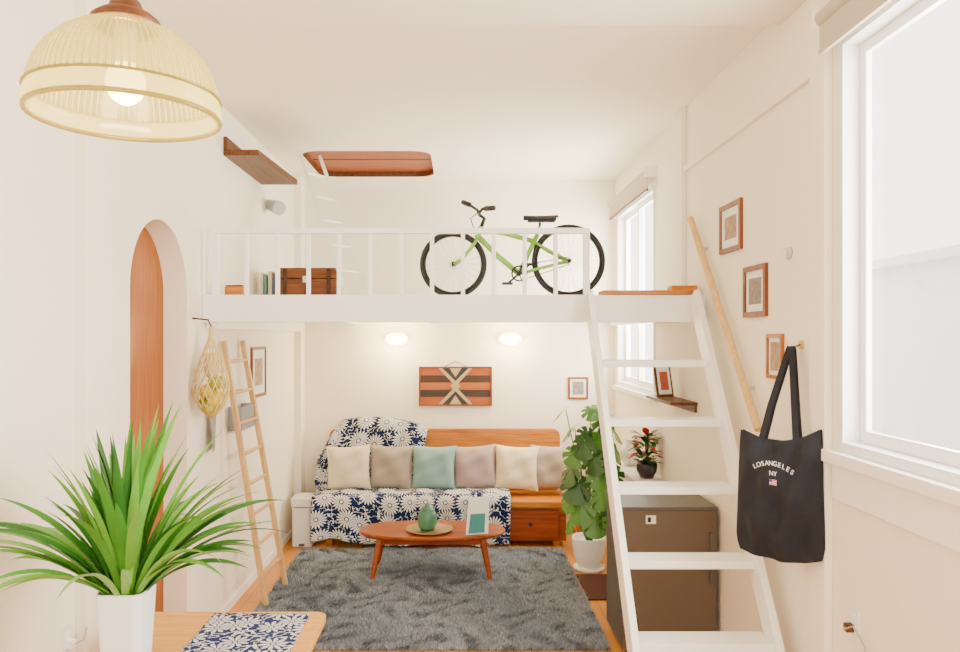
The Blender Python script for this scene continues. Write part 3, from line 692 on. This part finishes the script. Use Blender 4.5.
def text(s, size, a, z, rot=0):
    cu = bpy.data.curves.new('print_'+s, 'FONT'); cu.body = s; cu.size = size; cu.align_x = 'CENTER'; cu.extrude = 0.0006
    o = bpy.data.objects.new('printed_letter', cu); COL.objects.link(o); cu.materials.append(Mprint)
    p = c0+ux*(a+AO)+nx*0.074
    R_ = Matrix(((ux.x, 0, nx.x, p.x), (ux.y, 0, nx.y, p.y), (0, 1, 0, z+DZ), (0, 0, 0, 1)))
    o.parent = tote; o.matrix_parent_inverse = Matrix.Translation(tote.location).inverted()
    o.matrix_basis = R_ @ Matrix.Rotation(rot, 4, 'Z')
S_ = 'LOSANGELES'
for i, ch in enumerate(S_):
    a = (i-(len(S_)-1)/2)*0.0195; text(ch, 0.030, a, 1.328-5*a*a*0.6, -a*6)
text('NY', 0.028, 0, 1.285)
b = B('wall_hook'); b.cyl((XR, 3.44, 1.87), (XR-0.012, 3.44, 1.87), 0.02, 0.02, W_pale); b.tube([(XR-0.01, 3.44, 1.87), (XR-0.05, 3.44, 1.855), (XR-0.07, 3.44, 1.88)], 0.006, M_metal); b.done()

for nm, M_, cab in (('wall_outlet', MR(2.98, 0.78), 1), ('wall_outlet', ML(3.12, 0.66), 1)):
    b = B(nm); b.M = M_; b.box((-0.035, -0.06, 0), (0.035, 0.06, 0.008), M_frame); b.box((-0.02, -0.04, 0.008), (0.02, 0.04, 0.011), M_white)
    b.box((-0.015, -0.03, 0.011), (0.015, 0.0, 0.04), W_brown if M_[0][3] > 0 else M_white)
    b.tube([(0, -0.015, 0.04), (0.03, -0.01, 0.06), (0.08, 0.02, 0.05), (0.11, -0.05, 0.02), (0.11, -0.3, 0.012), (0.11, -0.62, 0.012)], 0.004, Mg)
    b.M = Matrix.Identity(4); b.done(0.001)

# ------------------------------------------------------------------ foreground table
b = B('wooden_dining_table')
b.prism(rrect(-1.36, -0.57, 1.75, 3.28, 0.05), XY, 0.69, 0.72, W_table)
b.box((-1.28, 1.83, 0.62), (-0.65, 1.85, 0.69), W_table); b.box((-1.28, 3.18, 0.62), (-0.65, 3.20, 0.69), W_table)
b.box((-1.28, 1.85, 0.62), (-1.26, 3.18, 0.69), W_table); b.box((-0.67, 1.85, 0.62), (-0.65, 3.18, 0.69), W_table)
for x in (-1.27, -0.66):
    for y in (1.84, 3.19): b.cyl((x, y, 0), (x, y, 0.69), 0.018, 0.028, W_table, 16)
b.done(0.004)
M_run = flower_mat('runner_fabric', (0.012, 0.025, 0.10), (0.60, 0.60, 0.60), 8.5, 5, 0.5, 0.9, leafy=0.045)
b = B('floral_table_runner')
b.grid(lambda u, v: (-1.05+0.41*u, 2.2+1.05*v, 0.7225+0.002*sin(u*12)*sin(v*15)**2), 30, 30, M_run, True, lambda u, v: (0.41*u, 1.05*v)); b.done(solid=0.002)

# grass plant
M_vase = mat('white_ceramic', (0.88, 0.87, 0.84), 0.2)
M_g1 = mat('grass_leaf_a', (0.05, 0.23, 0.014), 0.4, var=0.3, vscale=8); M_g2 = mat('grass_leaf_b', (0.14, 0.38, 0.035), 0.4, var=0.3, vscale=8); M_g3 = mat('grass_leaf_c', (0.02, 0.115, 0.010), 0.45, var=0.3, vscale=8)
vx, vy, vz = -1.14, 2.6, 0.7205
b = B('potted_grass_plant')
sq = []
for k, z in ((0.062, 0), (0.068, 0.10), (0.079, 0.315), (0.076, 0.325), (0.071, 0.315), (0.066, 0.27)):
    sq.append([(vx+x, vy+y, vz+z) for x, y in rrect(-k, k, -k, k, 0.028, 5)])
nq = len(sq[0]); v = sum(sq, []); f = []
for i in range(len(sq)-1):
    for k in range(nq): f.append((i*nq+k, i*nq+(k+1) % nq, (i+1)*nq+(k+1) % nq, (i+1)*nq+k))
f += [list(range(nq))[::-1]]
b.add(v, f, M_vase, True); b.add(sq[-1], [list(range(nq))], M_dark)
def blade(az, e0, L_, dr, w, mt, bz):
    h = Vector((cos(az), sin(az), 0)); sd = Vector((-sin(az), cos(az), 0)); up = Vector((0, 0, 1))
    pos = Vector((vx+0.035*cos(az)*random.random(), vy+0.035*sin(az)*random.random(), vz+bz)); n_ = 18; v = []
    tw = random.uniform(-0.6, 0.6)
    for i in range(n_+1):
        t = i/n_; e = e0-dr*t**1.6
        ww = w*(0.30+0.70*sin(pi*min(0.5, t*0.95)))*(1 if t < 0.55 else max(0.02, 1-((t-0.55)/0.45)**1.7))
        nrm = -h*sin(e)+up*cos(e); s2 = sd*cos(tw*t)+nrm*sin(tw*t); n2 = nrm*cos(tw*t)-sd*sin(tw*t)
        pos.x = max(pos.x, XL+0.05)
        v += [pos-s2*ww/2+n2*ww*0.2, pos.copy(), pos+s2*ww/2+n2*ww*0.2]
        pos = pos+(h*cos(e)+up*sin(e))*L_/n_
    for q in v: q.x = max(q.x, XL+0.004)
    f = []
    for i in range(n_):
        for k in (0, 1): f.append((i*3+k, i*3+k+1, i*3+k+4, i*3+k+3))
    b.add(v, f, mt, True)
for i in range(115):
    az = random.uniform(0, 2*pi) if i % 3 else random.choice((0, pi))+random.uniform(-0.7, 0.7)
    q = random.random()**0.85
    e0 = 1.55-0.85*q; dr = 0.15+1.55*q*random.uniform(0.55, 1.0); L_ = random.uniform(0.46, 0.68)
    if random.random() < 0.14: e0 = random.uniform(1.25, 1.55); dr = 0.35; L_ = random.uniform(0.58, 0.74)
    if cos(az) < -0.3: L_ *= 0.9
    blade(az, e0, L_, dr, random.uniform(0.030, 0.042), random.choice((M_g1, M_g1, M_g2, M_g2, M_g3)), 0.26)
b.done()

# ------------------------------------------------------------------ pendant
px_, py_, pz_ = -0.695, 1.58, 2.365
def pend_mat(name, base, em, trf):
    m = bpy.data.materials.new(name); m.use_nodes = True; nt = m.node_tree; N, L = nt.nodes, nt.links
    p = N['Principled BSDF']; p.inputs['Base Color'].default_value = (*base, 1); p.inputs['Roughness'].default_value = 0.08
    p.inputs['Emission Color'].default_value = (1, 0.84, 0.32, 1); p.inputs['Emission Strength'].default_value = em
    t = N.new('ShaderNodeBsdfTranslucent'); t.inputs[0].default_value = (0.78, 0.70, 0.28, 1)
    tr = N.new('ShaderNodeBsdfTransparent'); tr.inputs[0].default_value = (0.90, 0.87, 0.58, 1)
    m1 = N.new('ShaderNodeMixShader'); m1.inputs[0].default_value = 0.4; m2 = N.new('ShaderNodeMixShader'); m2.inputs[0].default_value = trf
    L.new(p.outputs[0], m1.inputs[1]); L.new(t.outputs[0], m1.inputs[2]); L.new(m1.outputs[0], m2.inputs[1]); L.new(tr.outputs[0], m2.inputs[2])
    L.new(m2.outputs[0], N['Material Output'].inputs[0]); return m
M_pg = pend_mat('ribbed_glass', (0.34, 0.29, 0.10), 0.02, 0.50)
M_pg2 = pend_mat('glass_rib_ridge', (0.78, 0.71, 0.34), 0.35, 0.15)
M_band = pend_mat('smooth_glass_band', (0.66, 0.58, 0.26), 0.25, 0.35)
M_rim = pend_mat('rim_glass', (0.24, 0.18, 0.05), 0.02, 0.15)
b = B('pendant_lamp')
prof = [(0.184, 0.035), (0.180, 0.06), (0.170, 0.09), (0.152, 0.12), (0.126, 0.147), (0.098, 0.166), (0.07, 0.178), (0.052, 0.183)]
b.lathe(prof, (px_, py_, pz_), M_pg, 96)
for k in range(84):
    a = 2*pi*k/84
    b.tube([(px_+(r_+0.001)*cos(a), py_+(r_+0.001)*sin(a), pz_+z) for r_, z in prof], lambda t: 0.0028*(1-0.6*t), M_pg2, seg=5)
b.lathe([(0.178, -0.008), (0.189, -0.005), (0.192, 0.01), (0.189, 0.028), (0.184, 0.037)], (px_, py_, pz_), M_band, 80)
b.tube([(px_+0.187*cos(2*pi*k/80), py_+0.187*sin(2*pi*k/80), pz_-0.006) for k in range(80)], 0.0050, M_rim, True, 8)
b.tube([(px_+0.189*cos(2*pi*k/80), py_+0.189*sin(2*pi*k/80), pz_+0.036) for k in range(80)], 0.003, M_rim, True, 6)
W_cap = wood('lamp_cap_wood', (0.08, 0.022, 0.005), (0.18, 0.055, 0.012), 'z')
b.lathe([(0.0, 0.178), (0.064, 0.180), (0.068, 0.195), (0.052, 0.208), (0.036, 0.214), (0.030, 0.232), (0.018, 0.245)], (px_, py_, pz_), W_cap, 40)
b.lathe([(0.058, 0.174), (0.068, 0.176), (0.070, 0.182), (0.066, 0.186)], (px_, py_, pz_), M_brass, 40)
b.lathe([(0.019, 0.243), (0.021, 0.25), (0.015, 0.262), (0.0, 0.264)], (px_, py_, pz_), M_brass, 30)
for k in range(21):
    zc = pz_+0.28+k*0.04; ring = []
    for i in range(10):
        a = 2*pi*i/10; ring.append((px_+(0.009*cos(a) if k % 2 else 0), py_+(0 if k % 2 else 0.009*cos(a)), zc+0.024*sin(a)))
    b.tube(ring, 0.0025, M_brass, True, 5)
b.cyl((px_+0.008, py_, pz_+0.26), (px_+0.008, py_, ZC-0.02), 0.003, 0.003, M_black, 8)
b.lathe([(0, -0.03), (0.03, -0.03), (0.05, -0.015), (0.055, 0)], (px_, py_, ZC), W_cap, 30)
b.cyl((px_, py_, pz_+0.10), (px_, py_, pz_+0.18), 0.02, 0.024, M_white)
M_bulb = mat('bulb_glow', (1, 0.9, 0.7), 0.3, emit=8, ecol=(1, 0.80, 0.36))
b.ell((px_, py_, pz_+0.065), (0.040, 0.040, 0.045), M_bulb); b.done()
l = bpy.data.lights.new('pendant_bulb_light', 'POINT'); l.energy = 13; l.color = (1, 0.78, 0.40); l.shadow_soft_size = 0.05
o = bpy.data.objects.new('pendant_bulb_light', l); COL.objects.link(o); o.location = (px_, py_, pz_+0.01)

for (ya, yc) in ((1.5, 3.13), (5.98, 7.5)):
    b = B('roller_blind'); Mbl = mat('blind_fabric', (0.50, 0.43, 0.33), 0.8)
    b.cyl((XR-0.06, ya+0.012, WZ1+0.09), (XR-0.06, yc-0.012, WZ1+0.09), 0.035, 0.035, Mbl, 20); b.box((XR-0.075, ya+0.012, WZ1-0.04), (XR-0.07, yc-0.012, WZ1+0.09), Mbl)
    b.box((XR-0.08, ya+0.012, WZ1-0.06), (XR-0.065, yc-0.012, WZ1-0.04), W_brown if ya > 4 else Mbl)
    for yy in (ya, yc-0.01): b.box((XR-0.10, yy, WZ1+0.05), (XR, yy+0.01, WZ1+0.13), M_white)
    b.done()

# ------------------------------------------------------------------ lights / world / camera
w = bpy.data.worlds.new('sky'); SC.world = w; w.use_nodes = True
bg = w.node_tree.nodes['Background']; bg.inputs[0].default_value = (1.0, 0.965, 0.895, 1); bg.inputs[1].default_value = 5.2
def area(name, loc, rot, sx, sy, e, c=(1, 0.95, 0.87)):
    l = bpy.data.lights.new(name, 'AREA'); l.shape = 'RECTANGLE'; l.size = sx; l.size_y = sy; l.energy = e; l.color = c
    o = bpy.data.objects.new(name, l); COL.objects.link(o); o.location = loc; o.rotation_euler = rot
area('window_daylight', (XR+0.3, 2.3, 2.3), (0, pi/2, 0), 1.6, 1.5, 190, (1, 0.96, 0.89))
area('window_daylight_far', (XR+0.3, 6.75, 2.3), (0, pi/2, 0), 1.6, 1.4, 210, (1, 0.94, 0.83))

cam = bpy.data.cameras.new('camera'); co = bpy.data.objects.new('camera', cam); COL.objects.link(co)
co.location = (0, 0, 1.9); co.rotation_euler = (pi/2, 0, 0)
cam.sensor_width = 36; cam.lens = 28.5; cam.shift_x = 20/960; cam.shift_y = 12/960; cam.clip_start = 0.05
SC.camera = co
